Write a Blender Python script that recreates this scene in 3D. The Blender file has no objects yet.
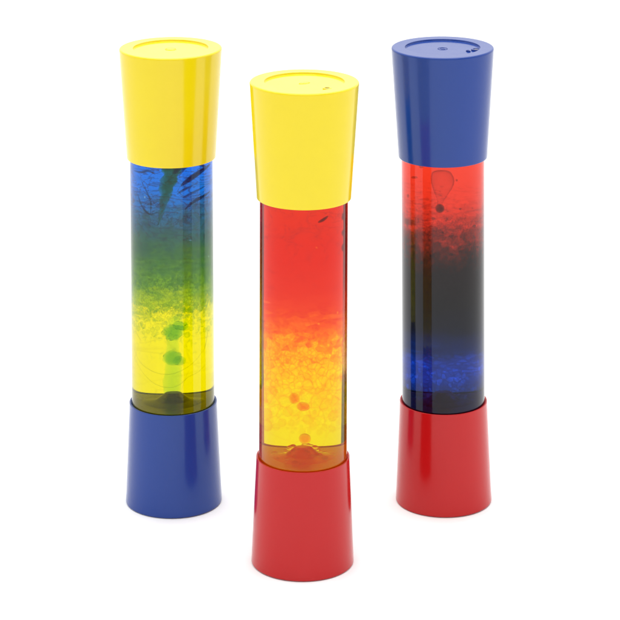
import bpy, bmesh, math, random
from mathutils import Vector, noise as mn

S = bpy.context.scene
C = S.collection
random.seed(7)

# ------------------------------------------------------------------ dimensions (metres)
H, ZC, ZB = 0.2541, 0.1930, 0.0565          # top of cap, lower rim of cap, upper rim of base
RT = 0.0229                                 # clear tube
RCT, RCB = 0.0283, 0.0245                  # cap: top, lower rim
RBT, RBB = 0.0242, 0.0266                  # base: upper rim, foot
ZFL = ZB-0.0006                              # floor inside the base, under the liquid
RIN = 0.0233                               # inside of cap and base

# ------------------------------------------------------------------ mesh helpers
def link(name, bm, mat, parent=None, smooth=True, recalc=True):
    me = bpy.data.meshes.new(name)
    if recalc: bmesh.ops.recalc_face_normals(bm, faces=bm.faces[:])
    for f in bm.faces: f.smooth = smooth
    bm.to_mesh(me); bm.free()
    me.materials.append(mat)
    o = bpy.data.objects.new(name, me)
    C.objects.link(o)
    if parent: o.parent = parent
    return o

def rounded(pts, n=6, guard=0.00025):
    """polyline of (r, z, bevel radius) -> points with rounded corners and guard loops"""
    out = []
    for i, p in enumerate(pts):
        r, z, b = p
        v = Vector((r, z))
        if b <= 0 or i in (0, len(pts)-1):
            out.append(v); continue
        a = (Vector(pts[i-1][:2]) - v); c = (Vector(pts[i+1][:2]) - v)
        la, lc = a.length, c.length
        a.normalize(); c.normalize()
        ang = a.angle(c)
        d = min(b / math.tan(ang/2), la*0.45, lc*0.45)
        s, e = v + a*d, v + c*d
        out.append(v + a*min(d+guard, la*0.49))
        for k in range(n+1):
            t = k/n
            out.append(s*(1-t)**2 + v*2*t*(1-t) + e*t*t)
        out.append(v + c*min(d+guard, lc*0.49))
    return [(p.x, p.y) for p in out]

def lathe_bm(profile, seg=160, closed=False):
    bm = bmesh.new()
    rings = []
    for r, z in profile:
        if r < 1e-7:
            rings.append([bm.verts.new((0, 0, z))])
        else:
            rings.append([bm.verts.new((r*math.cos(2*math.pi*k/seg), r*math.sin(2*math.pi*k/seg), z)) for k in range(seg)])
    pairs = list(zip(rings[:-1], rings[1:]))
    if closed: pairs.append((rings[-1], rings[0]))
    for a, b in pairs:
        for k in range(seg):
            q = (k+1) % seg
            if len(a) == 1 and len(b) == 1: continue
            if len(a) == 1: bm.faces.new((a[0], b[k], b[q]))
            elif len(b) == 1: bm.faces.new((a[k], a[q], b[0]))
            else: bm.faces.new((a[k], a[q], b[q], b[k]))
    return bm

def tube_into(bm, pts, radii, seg=10):
    """swept tube with per-point radius, closed ends"""
    pts = [Vector(p) for p in pts]
    rings = []
    for i, p in enumerate(pts):
        t = (pts[min(i+1, len(pts)-1)] - pts[max(i-1, 0)]).normalized()
        u = t.cross(Vector((0, 0, 1)))
        if u.length < 1e-4: u = t.cross(Vector((1, 0, 0)))
        u.normalize(); w = t.cross(u)
        r = radii[i] if isinstance(radii, (list, tuple)) else radii
        rings.append([bm.verts.new(p + (u*math.cos(2*math.pi*k/seg) + w*math.sin(2*math.pi*k/seg))*r) for k in range(seg)])
    for a, b in zip(rings[:-1], rings[1:]):
        for k in range(seg):
            q = (k+1) % seg
            bm.faces.new((a[k], a[q], b[q], b[k]))
    bm.faces.new(rings[0][::-1]); bm.faces.new(rings[-1])

def blob_bm(center, radii, amp=0.0, freq=300, seed=0.0, bm=None, sub=4):
    bm = bm or bmesh.new()
    g = bmesh.ops.create_icosphere(bm, subdivisions=sub, radius=1.0)
    c = Vector(center)
    for v in g['verts']:
        n = v.co.normalized()
        d = 1.0 + amp*mn.noise(Vector((n.x*radii[0], n.y*radii[1], n.z*radii[2]))*freq + Vector((seed, seed*1.7, 0)))
        v.co = c + Vector((n.x*radii[0], n.y*radii[1], n.z*radii[2]))*d
    return bm

def lump_column_bm(spine, seg=40, amp=0.12, freq=260, seed=0.0):
    """vertical lumpy body: spine of (x, y, z, radius), displaced by noise"""
    bm = bmesh.new()
    pts = []
    Q = [spine[0]] + list(spine) + [spine[-1]]
    for i in range(1, len(Q)-2):
        p0, p1, p2, p3 = Q[i-1:i+3]
        for k in range(7):
            u = k/7
            pts.append([0.5*(2*p1[e] + (p2[e]-p0[e])*u + (2*p0[e]-5*p1[e]+4*p2[e]-p3[e])*u*u + (3*p1[e]-p0[e]-3*p2[e]+p3[e])*u**3) for e in range(4)])
    pts.append(list(spine[-1]))
    rings = []
    for x, y, z, r in pts:
        ring = []
        for k in range(seg):
            an = 2*math.pi*k/seg
            p = Vector((x + r*math.cos(an), y + r*math.sin(an), z))
            d = 1 + amp*(mn.noise(p*freq + Vector((seed, 0, seed))) + 0.5*mn.noise(p*freq*2.3 + Vector((0, seed, 0))))
            ring.append(bm.verts.new((x + r*d*math.cos(an), y + r*d*math.sin(an), z)))
        rings.append(ring)
    for a, b in zip(rings[:-1], rings[1:]):
        for k in range(seg):
            q = (k+1) % seg
            bm.faces.new((a[k], a[q], b[q], b[k]))
    bm.faces.new(rings[0][::-1]); bm.faces.new(rings[-1])
    return bm

# ------------------------------------------------------------------ node helper
class G:
    def __init__(self, name):
        self.m = bpy.data.materials.new(name); self.m.use_nodes = True
        self.t = self.m.node_tree; self.n = self.t.nodes
        self.bsdf = self.n['Principled BSDF']
        tc = self.n.new('ShaderNodeTexCoord'); self.obj = tc.outputs['Object']
        s = self.n.new('ShaderNodeSeparateXYZ'); self.l(self.obj, s.inputs[0])
        self.x, self.y, self.z = s.outputs
    def l(self, a, b): self.t.links.new(a, b)
    def put(self, sock, v):
        if hasattr(v, 'is_output'): self.l(v, sock)
        else: sock.default_value = v
    def math(self, op, a, b=0.0, c=0.0, clamp=False):
        n = self.n.new('ShaderNodeMath'); n.operation = op; n.use_clamp = clamp
        self.put(n.inputs[0], a); self.put(n.inputs[1], b)
        if len(n.inputs) > 2: self.put(n.inputs[2], c)
        return n.outputs[0]
    def rng(self, v, a, b, c=0.0, d=1.0, smooth=True):
        n = self.n.new('ShaderNodeMapRange'); n.interpolation_type = 'SMOOTHSTEP' if smooth else 'LINEAR'
        self.put(n.inputs['Value'], v)
        for k, q in zip(('From Min', 'From Max', 'To Min', 'To Max'), (a, b, c, d)): n.inputs[k].default_value = q
        return n.outputs[0]
    def scaled(self, sx, sy, sz, off=(0, 0, 0)):
        n = self.n.new('ShaderNodeMapping'); self.l(self.obj, n.inputs['Vector'])
        n.inputs['Scale'].default_value = (sx, sy, sz); n.inputs['Location'].default_value = off
        return n.outputs[0]
    def noise(self, scale, detail=3.0, rough=0.55, dist=0.0, vec=None):
        n = self.n.new('ShaderNodeTexNoise'); self.l(vec or self.obj, n.inputs['Vector'])
        n.inputs['Scale'].default_value = scale; n.inputs['Detail'].default_value = detail
        n.inputs['Roughness'].default_value = rough; n.inputs['Distortion'].default_value = dist
        return n.outputs['Fac'] if 'Fac' in n.outputs else n.outputs[0]
    def warp(self, amount, scale):
        n = self.n.new('ShaderNodeTexNoise'); self.l(self.obj, n.inputs['Vector']); n.inputs['Scale'].default_value = scale
        col = n.outputs['Color']
        a = self.n.new('ShaderNodeVectorMath'); a.operation = 'SUBTRACT'; self.l(col, a.inputs[0]); a.inputs[1].default_value = (.5, .5, .5)
        b = self.n.new('ShaderNodeVectorMath'); b.operation = 'SCALE'; self.l(a.outputs[0], b.inputs[0]); b.inputs['Scale'].default_value = amount
        c = self.n.new('ShaderNodeVectorMath'); c.operation = 'ADD'; self.l(b.outputs[0], c.inputs[0]); self.l(self.obj, c.inputs[1])
        return c.outputs[0]
    def voro(self, scale, feature='DISTANCE_TO_EDGE', vec=None, out='Distance'):
        n = self.n.new('ShaderNodeTexVoronoi'); n.feature = feature; self.l(vec or self.obj, n.inputs['Vector'])
        n.inputs['Scale'].default_value = scale
        return n.outputs[out]
    def ramp(self, f, stops):
        n = self.n.new('ShaderNodeValToRGB'); self.l(f, n.inputs[0])
        e = n.color_ramp.elements
        while len(e) < len(stops): e.new(0.5)
        for k, (p, c) in enumerate(stops):
            e[k].position = p; e[k].color = (*c, 1)
        return n.outputs[0]
    def mix(self, f, a, b, mode='MIX'):
        n = self.n.new('ShaderNodeMix'); n.data_type = 'RGBA'; n.blend_type = mode
        self.put(n.inputs['Factor'], f)
        for sock, v in ((n.inputs[6], a), (n.inputs[7], b)):
            if hasattr(v, 'is_output'): self.l(v, sock)
            else: sock.default_value = (*v, 1)
        return n.outputs[2]
    def bump(self, h, strength, dist):
        n = self.n.new('ShaderNodeBump'); self.l(h, n.inputs['Height'])
        n.inputs['Strength'].default_value = strength; n.inputs['Distance'].default_value = dist
        self.l(n.outputs[0], self.bsdf.inputs['Normal'])

def plastic(name, col, rough=0.16, ior=1.40, var=0.05):
    g = G(name); b = g.bsdf
    n = g.noise(90, 4, 0.6)
    dark = tuple(c*(1-var) for c in col)
    g.l(g.mix(n, dark, col), b.inputs['Base Color'])
    g.l(g.rng(g.noise(160, 3), 0.3, 0.7, rough*0.85, rough*1.2, False), b.inputs['Roughness'])
    b.inputs['IOR'].default_value = ior
    g.bump(g.noise(55, 2), 0.04, 0.0008)
    return g.m

def dye(name, col, density, ior=None, rough=0.0):
    """coloured liquid: light is soaked up along its way through the body; ior given = a refracting skin"""
    g = G(name); t = g.t
    out = g.n['Material Output']
    if ior is None:
        g.n.remove(g.bsdf)
        tr = g.n.new('ShaderNodeBsdfTransparent'); g.l(tr.outputs[0], out.inputs['Surface'])
    else:
        b = g.bsdf
        b.inputs['Base Color'].default_value = (1, 1, 1, 1); b.inputs['Transmission Weight'].default_value = 1
        b.inputs['IOR'].default_value = ior; b.inputs['Roughness'].default_value = rough
    va = g.n.new('ShaderNodeVolumeAbsorption'); va.inputs['Color'].default_value = (*col, 1); va.inputs['Density'].default_value = density
    g.l(va.outputs[0], out.inputs['Volume'])
    return g.m

# ------------------------------------------------------------------ materials
YELLOW = plastic('yellow plastic', (0.77, 0.605, 0.003), ior=1.48)
BLUE = plastic('blue plastic', (0.007, 0.042, 0.250), ior=1.44)
RED = plastic('red plastic', (0.47, 0.006, 0.007))

def liquid(name, clearness=0.94, ior=1.35):
    g = G(name); b = g.bsdf
    b.inputs['Transmission Weight'].default_value = clearness      # a little turbid
    b.inputs['IOR'].default_value = ior
    b.inputs['Roughness'].default_value = 0.0
    t = g.rng(g.z, ZB, ZC, 0, 1, False)
    return g, t

def cell_random(g, scale, vec):
    n = g.n.new('ShaderNodeTexVoronoi'); n.feature = 'F1'; g.l(vec, n.inputs['Vector']); n.inputs['Scale'].default_value = scale
    sp = g.n.new('ShaderNodeSeparateColor'); g.l(n.outputs['Color'], sp.inputs[0])
    return g.math('SUBTRACT', sp.outputs[0], 0.5)

def window(g, t, a, b, c, d):
    return g.math('MULTIPLY', g.rng(t, a, b), g.rng(t, d, c))

def liquid_blue_yellow():
    g, t = liquid('blue over yellow liquid', 0.965)
    M = lambda a, b: g.math('MULTIPLY', a, b)
    A = lambda a, b: g.math('ADD', a, b)
    big = g.math('SUBTRACT', g.noise(75, 3, 0.55), 0.5)
    fine = g.math('SUBTRACT', g.noise(430, 6, 0.78, 0.6), 0.5)
    froth = window(g, t, .36, .44, .58, .72)
    w = g.warp(.004, 160)
    tt = A(t, M(big, 0.14))
    tt = A(tt, M(M(fine, froth), 0.30))
    tt = A(tt, M(M(cell_random(g, 430, w), froth), 0.05))
    col = g.ramp(tt, [(0.0, (.63, .54, .0)), (.395, (.63, .55, .0)), (.43, (.10, .21, .012)), (.49, (.15, .28, .012)), (.55, (.045, .13, .025)),
                      (.66, (.030, .085, .045)), (.74, (.026, .085, .14)), (.83, (.006, .12, .46)), (1.0, (.003, .125, .62))])
    v = g.scaled(1, 1, 2.2)
    st = g.math('ABSOLUTE', g.math('SUBTRACT', g.noise(55, 5, 0.6, 1.6, v), 0.5))
    strand = M(g.rng(st, 0.03, 0.004), window(g, t, .62, .74, 1.2, 1.3))
    patch = M(g.rng(g.noise(70, 6, .68, .8, g.scaled(1, 1, 1.3, (3, 1, 2))), .47, .60), window(g, t, .60, .68, .78, .97))
    dots = M(g.rng(g.noise(430, 4, .7), .54, .66), window(g, t, .50, .58, .74, .88))
    col = g.mix(M(patch, 0.85), col, (.018, .06, .06))
    col = g.mix(M(strand, 0.8), col, (.02, .02, .045))
    col = g.mix(M(dots, 0.5), col, (.02, .05, .035))
    cell = g.voro(460, vec=g.warp(.003, 200))
    col = g.mix(M(M(g.rng(cell, .12, .02), froth), .5), col, (.03, .10, .02))
    cell2 = g.voro(44, vec=g.warp(.006, 60))
    line = M(g.rng(cell2, .020, .004), g.rng(t, .45, .36))
    brk = g.rng(g.noise(90, 3), .42, .56)
    col = g.mix(M(M(line, brk), .22), col, (.16, .17, .0))
    wisps = M(g.rng(g.noise(240, 6, .78, 1.0), .52, .62), window(g, t, .16, .36, .42, .50))
    col = g.mix(M(wisps, .85), col, (.20, .30, .015))
    spark = M(g.rng(g.voro(70, 'F1'), .05, .025), g.rng(t, .55, .6))
    col = g.mix(spark, col, (.45, .75, .80))
    g.l(col, g.bsdf.inputs['Base Color'])
    g.bump(M(fine, froth), 0.08, 0.0008)
    return g.m

def liquid_red_yellow():
    g, t = liquid('red over yellow liquid', 0.95, 1.31)
    M = lambda a, b: g.math('MULTIPLY', a, b)
    A = lambda a, b: g.math('ADD', a, b)
    big = g.math('SUBTRACT', g.noise(60, 3, 0.5), 0.5)
    fine = g.math('SUBTRACT', g.noise(420, 5, 0.7), 0.5)
    band = window(g, t, .28, .38, .48, .62)
    w = g.warp(.002, 150)
    tt = A(t, M(big, 0.05))
    tt = A(tt, M(M(fine, band), 0.16))
    tt = A(tt, M(M(cell_random(g, 330, w), band), 0.12))
    tt = A(tt, M(M(cell_random(g, 170, w), window(g, t, .20, .28, .38, .46)), 0.10))
    col = g.ramp(tt, [(0.0, (.66, .52, .0005)), (.27, (.66, .51, .0005)), (.37, (.74, .46, .0015)), (.43, (.75, .33, .004)), (.475, (.73, .16, .006)), (.525, (.66, .055, .010)),
                      (.60, (.57, .022, .008)), (.80, (.55, .012, .004)), (1.0, (.57, .020, .003))])
    def cells(scale, width, k, a, b, c, d, line=(.66, .10, .003)):
        nonlocal col
        m = M(g.rng(g.voro(scale, vec=w), width, width*.15), window(g, t, a, b, c, d))
        col = g.mix(M(m, k), col, line)
    cells(420, .16, .60, .37, .44, .50, .58)
    cells(300, .22, .30, .26, .34, .42, .50, (.72, .17, .003))
    cells(300, .07, .70, .26, .34, .42, .50)
    cells(170, .20, .25, .14, .24, .33, .42, (.76, .26, .003))
    cells(170, .04, .5, .14, .24, .33, .42)
    cells(70, .018, .50, -.1, -.05, .20, .27, (.60, .28, .002))
    blot = M(g.rng(g.voro(110, 'F1', g.warp(.003, 120)), .24, .10), window(g, t, .2, .28, .38, .46))
    col = g.mix(M(blot, .5), col, (.70, .18, .004))
    sp = M(g.rng(g.voro(95, 'F1', g.scaled(1, 1, 1, (.3, .7, .1))), .085, .03), g.rng(t, .48, .54))
    col = g.mix(M(sp, .9), col, (.85, .26, .01))
    sm = M(g.rng(g.noise(60, 4, .6, 1.0, g.scaled(1, 1, 1.8)), .54, .70), g.rng(t, .55, .75))
    col = g.mix(M(sm, .45), col, (.40, .012, .008))
    wl = g.math('ABSOLUTE', g.math('SUBTRACT', g.noise(70, 4, 0.6, 1.4), 0.5))
    col = g.mix(M(M(g.rng(wl, .018, .003), g.rng(t, .72, .9)), .5), col, (.25, .012, .010))
    g.l(col, g.bsdf.inputs['Base Color'])
    g.bump(M(fine, band), 0.08, 0.0008)
    return g.m

def liquid_red_blue():
    g, t = liquid('red over dark blue liquid')
    M = lambda a, b: g.math('MULTIPLY', a, b)
    A = lambda a, b: g.math('ADD', a, b)
    big = g.math('SUBTRACT', g.noise(70, 4, 0.55), 0.5)
    fine = g.math('SUBTRACT', g.noise(340, 6, 0.75), 0.5)
    band = window(g, t, .54, .64, .80, .95)
    w = g.warp(.004, 160)
    tt = A(t, M(big, 0.12))
    tt = A(tt, M(M(fine, band), 0.34))
    tt = A(tt, M(M(cell_random(g, 330, w), band), 0.08))
    col = g.ramp(tt, [(0.0, (.004, .008, .035)), (.07, (.003, .012, .09)), (.14, (.003, .022, .22)), (.24, (.004, .006, .022)), (.36, (.006, .006, .007)),
                      (.58, (.010, .006, .006)), (.64, (.06, .010, .006)), (.72, (.38, .018, .009)), (.79, (.60, .026, .010)), (1.0, (.68, .036, .014))])
    mask = g.rng(g.noise(65, 4, .65, .5, g.scaled(1, 1, 2.0)), .41, .54)
    zone = window(g, t, .02, .09, .13, .23)
    cell = g.voro(360, vec=g.warp(.003, 160))
    cloud = g.rng(g.noise(330, 4, .7), .35, .7, .35, 1.0)
    m = M(M(M(g.rng(cell, -.02, .25), mask), zone), cloud)
    m = M(m, g.rng(cell_random(g, 360, g.warp(.003, 160)), -.35, .3, .25, 1.0))
    col = g.mix(m, col, (.008, .09, .95))
    lace = M(g.rng(g.voro(340, vec=g.warp(.005, 120)), .12, .015), window(g, t, .62, .68, .74, .84))
    col = g.mix(M(lace, .5), col, (.03, .008, .008))
    specks = M(g.rng(g.noise(420, 4, .7), .56, .66), window(g, t, .60, .66, .80, .92))
    col = g.mix(M(specks, .6), col, (.04, .008, .006))
    st = g.math('ABSOLUTE', g.math('SUBTRACT', g.noise(42, 4, 0.55, 1.2, g.scaled(1, 1, 2.4)), 0.5))
    col = g.mix(M(M(g.rng(st, .02, .003), window(g, t, .64, .72, .78, .90)), .55), col, (.06, .010, .010))
    g.l(col, g.bsdf.inputs['Base Color'])
    g.bump(M(fine, band), 0.07, 0.0008)
    return g.m

# ------------------------------------------------------------------ parts shared by the tubes
def thing(name, label, loc, lean=0.0, size=1.0):
    o = bpy.data.objects.new(name, None); C.objects.link(o)
    o.location = loc; o.empty_display_size = 0.02
    o.rotation_euler.y = lean; o.scale = (size, size, 1.0)
    o['label'] = label; o['category'] = 'sensory tube'; o['group'] = 'liquid-filled sensory tubes'
    return o

RD, DEPTH = 0.0206, 0.0010                   # recessed disc in the cap's top
def cap_profile():
    pts = [(RIN, ZC+0.004, 0), (RIN, ZC+0.0004, 0.0003), (RCB, ZC, 0.0007), (RCT, H, 0.0010), (RD+0.0002, H-0.00005, 0.0002),
           (RD, H-DEPTH, 0.0002), (0.0, H-DEPTH, 0)]
    inner = [(0.0, H-0.003), (RIN, H-0.0032)]
    return rounded(pts) + inner

def make_cap(parent, mat):
    return link('cap', lathe_bm(cap_profile(), 192, closed=False), mat, parent)

def make_base(parent, mat):
    pts = [(0.0, ZFL, 0), (RIN-0.0002, ZFL, 0.0004), (RIN, ZB-0.0002, 0.0004), (RBT, ZB, 0.0005), (RBB, 0.0004, 0.0005), (0.0, 0.0004, 0)]
    b = link('base', lathe_bm(rounded(pts), 192), mat, parent)
    return b

def make_spout(base, mat):
    pts = [(0.0222, ZFL-.0005, 0), (0.0221, ZFL+.0005, 0.0002), (0.0125, ZFL+.0010, 0.002), (0.0070, 0.0588, 0.003), (0.0030, 0.0632, 0.0010), (0.0, 0.0636, 0)]
    return link('spout', lathe_bm(rounded(pts), 64), mat, base)

def column(parent, mat, cuts, names):
    z = [ZFL+.0002] + cuts + [H-0.0045]
    out = []
    for (a, b), n in zip(zip(z[:-1], z[1:]), names):
        out.append(link(n, lathe_bm([(RT, a), (RT, b)], 256), mat, parent))
    return out

def gate_mark(cap, mat, r=0.0026, swirl=True, squash=1.0, rot=0.0):
    bm = bmesh.new()
    z = H-DEPTH+0.00003
    n = 40
    ring = [(r*math.cos(2*math.pi*k/n), r*squash*math.sin(2*math.pi*k/n), z) for k in range(n+1)]
    tube_into(bm, ring, 0.00016, 8)
    if swirl:
        s = []
        for k in range(21):
            a = -0.3 + (math.pi+0.6)*k/20
            s.append((r*0.36*math.cos(a), r*0.30*(1+math.sin(a)), z))
        s2 = [(-x, -y, zz) for x, y, zz in s]
        tube_into(bm, s, 0.00014, 8); tube_into(bm, s2, 0.00014, 8)
    else:
        g = bmesh.ops.create_uvsphere(bm, u_segments=24, v_segments=8, radius=1.0)
        for v in g['verts']: v.co = Vector((v.co.x*r*.9, v.co.y*r*.9*squash, z + v.co.z*0.00025))
    for v in bm.verts:
        x, y = v.co.x, v.co.y
        v.co.x = x*math.cos(rot)-y*math.sin(rot); v.co.y = x*math.sin(rot)+y*math.cos(rot)
    return link('moulded_mark', bm, mat, cap)

def plug(cap, x, y, ring_mat, core_mat, r=0.0027):
    z = H-DEPTH
    prof = rounded([(r*1.0, z-0.0008, 0), (r*1.0, z+0.0007, 0.00025), (r*0.62, z+0.00075, 0.0002), (r*0.55, z+0.0002, 0.0001), (0.0, z+0.0002, 0)])
    bm = lathe_bm(prof, 40)
    bmesh.ops.translate(bm, verts=bm.verts[:], vec=(x, y, 0))
    p = link('plug', bm, ring_mat, cap)
    bm = lathe_bm(rounded([(r*0.50, z+0.0001, 0), (r*0.48, z+0.0005, 0.0002), (0.0, z+0.0006, 0)]), 32)
    bmesh.ops.translate(bm, verts=bm.verts[:], vec=(x, y, 0))
    k = link('plug_core', bm, core_mat, cap)
    return p

# foam of small bubbles pressed against the inside of the tube; each is a thin film: outer skin, inner skin turned inwards
def ico(sub):
    b = bmesh.new(); bmesh.ops.create_icosphere(b, subdivisions=sub, radius=1.0); b.verts.index_update()
    r = [tuple(v.co) for v in b.verts], [tuple(v.index for v in f.verts) for f in b.faces]
    b.free(); return r
ICO = {2: ico(2), 3: ico(3)}
def foam(n, z0, z1, rmax, rmin, power, seed, film, mat, parent, dens):
    rf = random.Random(seed); placed = []; V = []; F = []
    for q in range(n):
        zz = rf.uniform(z0, z1); f = (zz-z0)/(z1-z0)
        r = (rmax*(1-f)**power + rmin)*rf.choice((.35, .55, .8, 1.0, 1.25))*rf.uniform(.85, 1.15)
        if rf.random() > dens(f): continue
        an = rf.uniform(0, 2*math.pi) if r < .0013 else rf.uniform(1.06*math.pi, 1.94*math.pi); rad = RT-.0002-r*rf.choice((1.0, 1.0, 1.5))
        x, y = rad*math.cos(an), rad*math.sin(an)
        if any(abs(c[2]-zz) < r+c[3] and (c[0]-x)**2+(c[1]-y)**2+(c[2]-zz)**2 < (.97*(r+c[3]))**2 for c in placed): continue
        placed.append((x, y, zz, r))
        for sgn, k_ in ((1, 1.0), (-1, 1-film)):
            vs, fs = ICO[3 if r > .0011 else 2]; o = len(V)
            V += [(x+a*r*k_, y+b*r*k_, zz+c*r*k_*.94) for a, b, c in vs]
            F += [tuple(o+e for e in (t if sgn > 0 else t[::-1])) for t in fs]
    me = bpy.data.meshes.new('foam_bubbles'); me.from_pydata(V, [], F); me.update()
    for p in me.polygons: p.use_smooth = True
    me.materials.append(mat)
    o = bpy.data.objects.new('foam_bubbles', me); C.objects.link(o); o.parent = parent; o['kind'] = 'stuff'
    return o
LIT_RED = plastic('brightened red spout', (.92, .03, .010), .2)  # spout red brightened to stand in for light missing inside the base
BROWN = plastic('brown rubber', (0.16, 0.09, 0.045), 0.4)
GREY = plastic('grey rubber', (0.10, 0.09, 0.09), 0.4)
DEEPBLUE = plastic('deep blue plastic', (0.008, 0.035, 0.22), 0.3)

# ------------------------------------------------------------------ tube with blue over yellow liquid
t = thing('sensory_tube', 'yellow-capped tube of blue liquid over yellow, standing in a blue base', (-0.07560, -0.0007, 0), -.0045)
cap = make_cap(t, YELLOW); gate_mark(cap, YELLOW, 0.0030, False, 0.9)
base = make_base(t, BLUE); make_spout(base, plastic('shaded blue-grey spout', (.02, .03, .07), .3))  # spout colour carries the shade inside the base
zf = lambda y: 0.0565 + (415.5-y)*0.000554            # height on the near wall
up, mid, low = column(t, liquid_blue_yellow(), [0.1095, 0.140], ['lower_liquid', 'froth_layer', 'upper_liquid'])[::-1]
za = lambda y: 0.0565 + (401-y)*0.000564 + 0.0023     # height on the axis
k = 0.00056/1.42                                      # sideways pixels inside the lens of the tube
foam(9000, .0985, .1330, .0005, .0007, 1.0, 5, .03, dye('green froth film', (.25, .62, 0), 2600), mid, lambda f: min(1.0, .05+3*f))
GREEN = dye('green liquid', (0, .62, .8), 140, 1.03)
OLIVE = dye('olive dye', (.75, .70, 0), 420)
FILM = dye('green film', (.1, .35, .9), 900)
VIOLET = dye('violet dye', (.75, .10, 0), 800)
PALE = dye('pale green liquid', (0, .75, .9), 75)
link('rising_column', lump_column_bm([(-2*k, 0, za(400), 7*k), (-1*k, 0, za(394), 9*k), (-1*k, 0, za(384), 9.5*k), (0, 0, za(374), 9*k), (0, 0, za(366), 8*k), (0, 0, za(356), 8*k),
                                      (0, 0, za(346), 6.5*k), (0, 0, za(338), 7*k), (2*k, 0, za(330), 9*k), (3*k, 0, za(320), 6*k), (3*k, 0, za(316), 3*k)], amp=.14, freq=420), PALE, low)
def lump(px, py, rx, rz, seed, amp=.22, y=-.002):
    link('droplet', blob_bm((px*k, y, za(py)), (rx*k, rx*k, rz*.00056), amp, 420, seed), GREEN, low)
lump(0, 358, 10, 7.5, 1); lump(7, 361, 7, 4.5, 2, .1); lump(1, 333, 11, 7.5, 3, .3); lump(8, 326, 8, 4, 4, .4); lump(13, 329, 5, 2.5, 5, .4); lump(16, 322, 3, 4, 6, .4, -.006)
rg = random.Random(3)
bm = bmesh.new()
for q in range(9):                                     # sprig of green threads over the spout
    a = rg.uniform(-1.2, 1.2); L_ = rg.uniform(5, 9)
    x0 = rg.uniform(-6, 6)*k
    pts = [(x0 + L_*k*math.sin(a)*u + .0004*math.sin(9*u+q), -.006 - .004*u*(q % 2), za(400) + L_*.00056*u*math.cos(a)) for u in (0, .25, .5, .75, 1)]
    tube_into(bm, pts, [.0006, .0007, .0006, .0005, .0002], 8)
link('green_sprig', bm, dye('bright green threads', (.1, .9, .2), 700), low)
link('dye_plume', lump_column_bm([(1*k, -.004, za(140), 11*k), (1*k, -.004, za(168), 11*k), (0, -.005, za(178), 9*k), (-4*k, -.005, za(186), 9*k), (-5*k, -.006, za(194), 7*k),
                                  (-8*k, -.006, za(203), 4*k), (-11*k, -.006, za(214), 2.5*k), (-14*k, -.006, za(225), 1.5*k)], amp=.5, freq=330, seed=4), OLIVE, up)
bm = bmesh.new()
def strand(bm, pix, w, fat=1.0):
    """a drawn-out thread of dye along points given as (sideways px, height px)"""
    P = []
    Q = [pix[0]] + list(pix) + [pix[-1]]
    for i in range(1, len(Q)-2):
        p0, p1, p2, p3 = Q[i-1:i+3]
        for q in range(8):
            u = q/8
            P.append(tuple(0.5*(2*p1[e] + (p2[e]-p0[e])*u + (2*p0[e]-5*p1[e]+4*p2[e]-p3[e])*u*u + (3*p1[e]-p0[e]-3*p2[e]+p3[e])*u**3) for e in (0, 1)))
    P.append(pix[-1])
    n = len(P)
    pts, rad = [], []
    for i, (px, py) in enumerate(P):
        x = px*0.00050
        y = -math.sqrt(max(0.0, 0.0205**2 - x*x))
        pts.append((x, y, zf(py))); rad.append(0.00008 + fat*w*math.sin(math.pi*(0.06+0.88*i/(n-1)))**0.8)
    tube_into(bm, pts, rad, 8)
strand(bm, [(10, 178), (17, 170), (26, 167), (33, 171), (38, 176)], .0007, 1.7)
strand(bm, [(12, 188), (20, 183), (30, 178), (40, 174)], .0009, 1.7)
strand(bm, [(8, 196), (16, 192), (24, 189)], .0004, 1.7)
strand(bm, [(16, 212), (24, 206), (33, 203), (40, 201)], .0006, 1.6)
strand(bm, [(14, 200), (22, 197), (36, 193)], .0004, 1.7)
strand(bm, [(4, 176), (10, 170), (16, 165)], .0009, 1.7)
strand(bm, [(-38, 178), (-30, 177), (-22, 174), (-15, 177)], .0004, 1.7)
strand(bm, [(-34, 200), (-30, 210), (-22, 217), (-12, 214)], .0004, 1.4)
strand(bm, [(-30, 186), (-24, 196), (-20, 206), (-21, 218)], .0003, 1.7)
link('dye_strands', bm, VIOLET, up)['kind'] = 'stuff'
bm = bmesh.new()
for pix in ([(-39, 358), (-33, 368), (-20, 374), (-4, 376), (10, 373), (24, 366), (34, 356)], [(-38, 368), (-30, 378), (-18, 386), (-4, 389), (8, 387), (18, 380), (28, 377), (37, 371)],
            [(-39, 332), (-36, 341), (-31, 347)], [(38, 334), (36, 350), (33, 360)]):
    strand(bm, [(a, b) for a, b in pix], .00016)
link('bubble_outlines', bm, FILM, low)['kind'] = 'stuff'

# ------------------------------------------------------------------ tube with red over yellow liquid (front)
t = thing('sensory_tube', 'yellow-capped tube of red liquid over yellow, in a red base, standing foremost', (-0.00392, -0.08137, 0), .0040, 1.008)
cap = make_cap(t, YELLOW); gate_mark(cap, YELLOW, 0.0031, False, 0.45, 0.5)
plug(cap, 0.0116, -0.0128, YELLOW, BROWN, 0.0023)
base = make_base(t, RED); make_spout(base, LIT_RED)
up, mid, low = column(t, liquid_red_yellow(), [0.0935, 0.1175], ['lower_liquid', 'froth_layer', 'upper_liquid'])[::-1]
za = lambda y: 0.0565 + (457-y)*0.000535 + 0.0023
zf = lambda y: 0.0565 + (472-y)*0.000525
k = 0.00052/1.42
ORANGE = dye('orange droplet liquid', (.96, 0, 0), 190, 1.05)
for (px, py, rx, rz) in ((-10, 399, 5.5, 5.5), (0, 407, 7, 4.5), (2, 439, 6.5, 5), (-31, 393, 3, 2.4), (14, 410, 2.5, 2.4)):
    link('droplet', blob_bm((px*k, -0.004 if px < 5 else -.01, za(py)), (rx*k*1.05, rx*k*1.05, rz*.00052), .08, 300, px), ORANGE, low)
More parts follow.
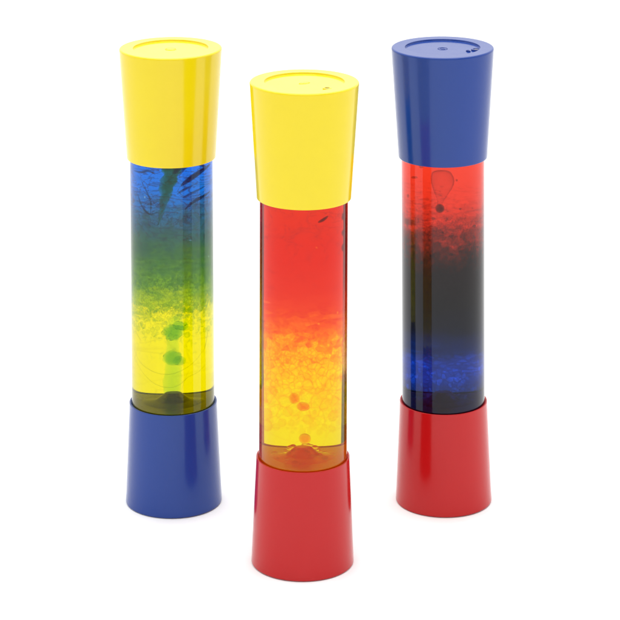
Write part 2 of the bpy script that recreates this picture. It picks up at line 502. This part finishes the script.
foam(30000, .0755, .1150, .0025, .0004, 1.25, 11, .014, dye('foam bubble film', (.98, .45, 0), 2900), mid, lambda f: .02+1.5*f)
bm = bmesh.new()
rng = random.Random(4)
for q in range(46):                                    # beads of red liquid clinging to the spout
    a = rng.uniform(0, 2*math.pi); s = rng.random()
    r = 0.0030 + 0.0090*s; z = 0.0632 - 0.0067*s + .0006
    e = rng.uniform(.0006, .0013)
    blob_bm((r*math.cos(a), r*math.sin(a), z), (e, e, e*.8), 0, 1, 0, bm, 2)
link('bead_cluster', bm, ORANGE, low)['kind'] = 'stuff'
DARKRED = dye('dark red dye', (0, .2, .3), 1100)
bm = bmesh.new()
strand(bm, [(14, 226), (19, 224), (24, 221)], .0008)
link('dye_fleck', bm, DARKRED, up)
for (py, h) in ((226, 5), (243, 4), (257, 5)):
    x = 38*.00050; y = -math.sqrt(.0207**2-x*x)
    link('dye_fleck', blob_bm((x, y, zf(py)), (.0011, .0006, h*.00042), .4, 500, py), DARKRED, up)

# ------------------------------------------------------------------ tube with red over dark blue liquid
t = thing('sensory_tube', 'blue-capped tube of red liquid over dark blue, standing in a red base', (0.07433, 0.0007, 0), -.0050)
cap = make_cap(t, BLUE); gate_mark(cap, DEEPBLUE, 0.0027, True, 1.0, 0.35)
plug(cap, 0.0183, -0.0040, DEEPBLUE, GREY, 0.0029)
bm = bmesh.new()
tube_into(bm, [(0.0128, -0.0062, H-DEPTH+.0001), (0.0136, -0.0072, H-DEPTH+.0003), (0.0146, -0.0082, H-DEPTH+.0001)], [.0005, .0007, .0005], 10)
link('moulded_notch', bm, DEEPBLUE, cap)
base = make_base(t, RED); make_spout(base, LIT_RED)
up, mid, low = column(t, liquid_red_blue(), [0.090, 0.143], ['lower_liquid', 'dark_mixed_layer', 'upper_liquid'])[::-1]
za = lambda y: 0.0565 + (400-y)*0.000564 + 0.0023
zf = lambda y: 0.0565 + (414.5-y)*0.000556
k = 0.00056/1.42
DROP = dye('hanging red drop', (.1, .0, .0), 220)
DARK = dye('dark droplet liquid', (0, .3, .3), 480, 1.06)
prof = [(-2, 171.2, 4), (-2, 172, 8), (-2, 174, 11), (-1, 180, 13), (-1, 187, 12), (-2, 194, 8), (-3, 200, 4.5), (-4, 204, 2.6), (-4, 206, 2.0)]
spine = [(a*k, -.005, za(b), c*k) for a, b, c in prof]
bm = lump_column_bm(spine, amp=.05, freq=300)
for f in list(bm.faces): f.normal_update()
bmesh.ops.recalc_face_normals(bm, faces=bm.faces[:])
inner = lump_column_bm([(x, y, za(188) + (z-za(188))*.95, r*.92) for x, y, z, r in spine], amp=.05, freq=300)
bmesh.ops.recalc_face_normals(inner, faces=inner.faces[:]); bmesh.ops.reverse_faces(inner, faces=inner.faces[:])
tmp = bpy.data.meshes.new('hanging_drop_lining'); inner.to_mesh(tmp); inner.free(); bm.from_mesh(tmp); bpy.data.meshes.remove(tmp)
link('hanging_drop', bm, DROP, up, recalc=False)
link('droplet', blob_bm((-4*k, -.004, za(209)), (5*k, 5*k, 4.6*.00055), .06, 300), DARK, up)
def wall_drop(px, py, rx, rz, seed):
    x = px*.00052; y = -math.sqrt(.0206**2-x*x)
    link('droplet', blob_bm((x, y, zf(py)), (rx*.00055, .0007, rz*.00055), .3, 600, seed), DARK, up)
for i, a in enumerate(((-24, 170, 2.6, 2.4), (-30, 183, 4, 1.2), (-36, 204, 1.8, 1.8), (12, 183, 1.2, 1.2), (-12, 221, 2, 1.4), (-3, 235, 2, 1.4), (30, 232, 2.4, 1.6), (16, 212, 1.4, 1))):
    wall_drop(*a, i)

# ------------------------------------------------------------------ table surface
def floor_mat():
    g = G('white seamless paper'); b = g.bsdf
    g.l(g.mix(g.noise(6, 4), (.89, .89, .89), (.905, .905, .905)), b.inputs['Base Color'])
    b.inputs['Roughness'].default_value = 0.9
    b.inputs['Specular IOR Level'].default_value = 0.1
    return g.m
bm = bmesh.new()
bmesh.ops.create_cube(bm, size=1.0)
for v in bm.verts: v.co = Vector((v.co.x*8.0, -2.6 + (v.co.y+.5)*7.5, (v.co.z-.5)*0.03))
fl = link('floor', bm, floor_mat(), None, False)
fl['kind'] = 'structure'

# ------------------------------------------------------------------ light: white studio surroundings, two soft area lamps added out of view
w = bpy.data.worlds.new('World'); S.world = w; w.use_nodes = True
nt = w.node_tree; bg = nt.nodes['Background']
tc = nt.nodes.new('ShaderNodeTexCoord'); sp = nt.nodes.new('ShaderNodeSeparateXYZ'); nt.links.new(tc.outputs['Generated'], sp.inputs[0])
cr = nt.nodes.new('ShaderNodeValToRGB')                 # dark room behind the photographer, white walls at the sides and the back
mr = nt.nodes.new('ShaderNodeMapRange'); nt.links.new(sp.outputs[1], mr.inputs['Value'])
for kk, v in (('From Min', -1), ('From Max', 1), ('To Min', 0), ('To Max', 1)): mr.inputs[kk].default_value = v
nt.links.new(mr.outputs[0], cr.inputs[0])
e = cr.color_ramp.elements
while len(e) < 5: e.new(.5)
for q, (p, v) in enumerate(((0, .15), (.12, .30), (.40, 1.0), (.6, 1.1), (1, 1.25))): e[q].position = p; e[q].color = (v, v, v, 1)
nt.links.new(cr.outputs[0], bg.inputs['Color']); bg.inputs['Strength'].default_value = 1.0
def added_lamp(name, loc, target, sx, sy, power):
    L = bpy.data.lights.new(name, 'AREA'); L.shape = 'RECTANGLE'; L.size = sx; L.size_y = sy; L.energy = power
    o = bpy.data.objects.new(name, L); C.objects.link(o); o.location = loc
    o.rotation_euler = (Vector(target)-Vector(loc)).to_track_quat('-Z', 'Y').to_euler()
added_lamp('added_overhead_lamp', (0, 0.2, 1.9), (0, 0, 0), 2.4, 2.0, 37)  # unseen lamp added to lift the floor to white
added_lamp('added_front_lamp', (0, -2.0, 1.5), (0, 0, .1), 2.6, 1.4, 22)  # unseen lamp added to brighten the fronts, kept out of their reflections

# ------------------------------------------------------------------ camera (shifted lens, as a product photographer keeps uprights upright)
cd = bpy.data.cameras.new('camera'); cam = bpy.data.objects.new('camera', cd); C.objects.link(cam); S.camera = cam
cam.location = (0, -1.3938, 0.5598)
cam.rotation_euler = (math.radians(90-3.065), 0, 0)
cd.sensor_width = 36; cd.lens = 2556.87/620*36; cd.shift_y = -681.72/620
cd.clip_start = 0.05; cd.clip_end = 60

S.render.engine = 'CYCLES'
S.cycles.use_denoising = True
S.cycles.max_bounces = 16; S.cycles.transparent_max_bounces = 96; S.cycles.transmission_bounces = 16; S.cycles.glossy_bounces = 6; S.cycles.diffuse_bounces = 5
S.view_settings.view_transform = 'Standard'; S.view_settings.look = 'None'
S.view_settings.exposure = 0; S.view_settings.gamma = 1
S.render.film_transparent = False
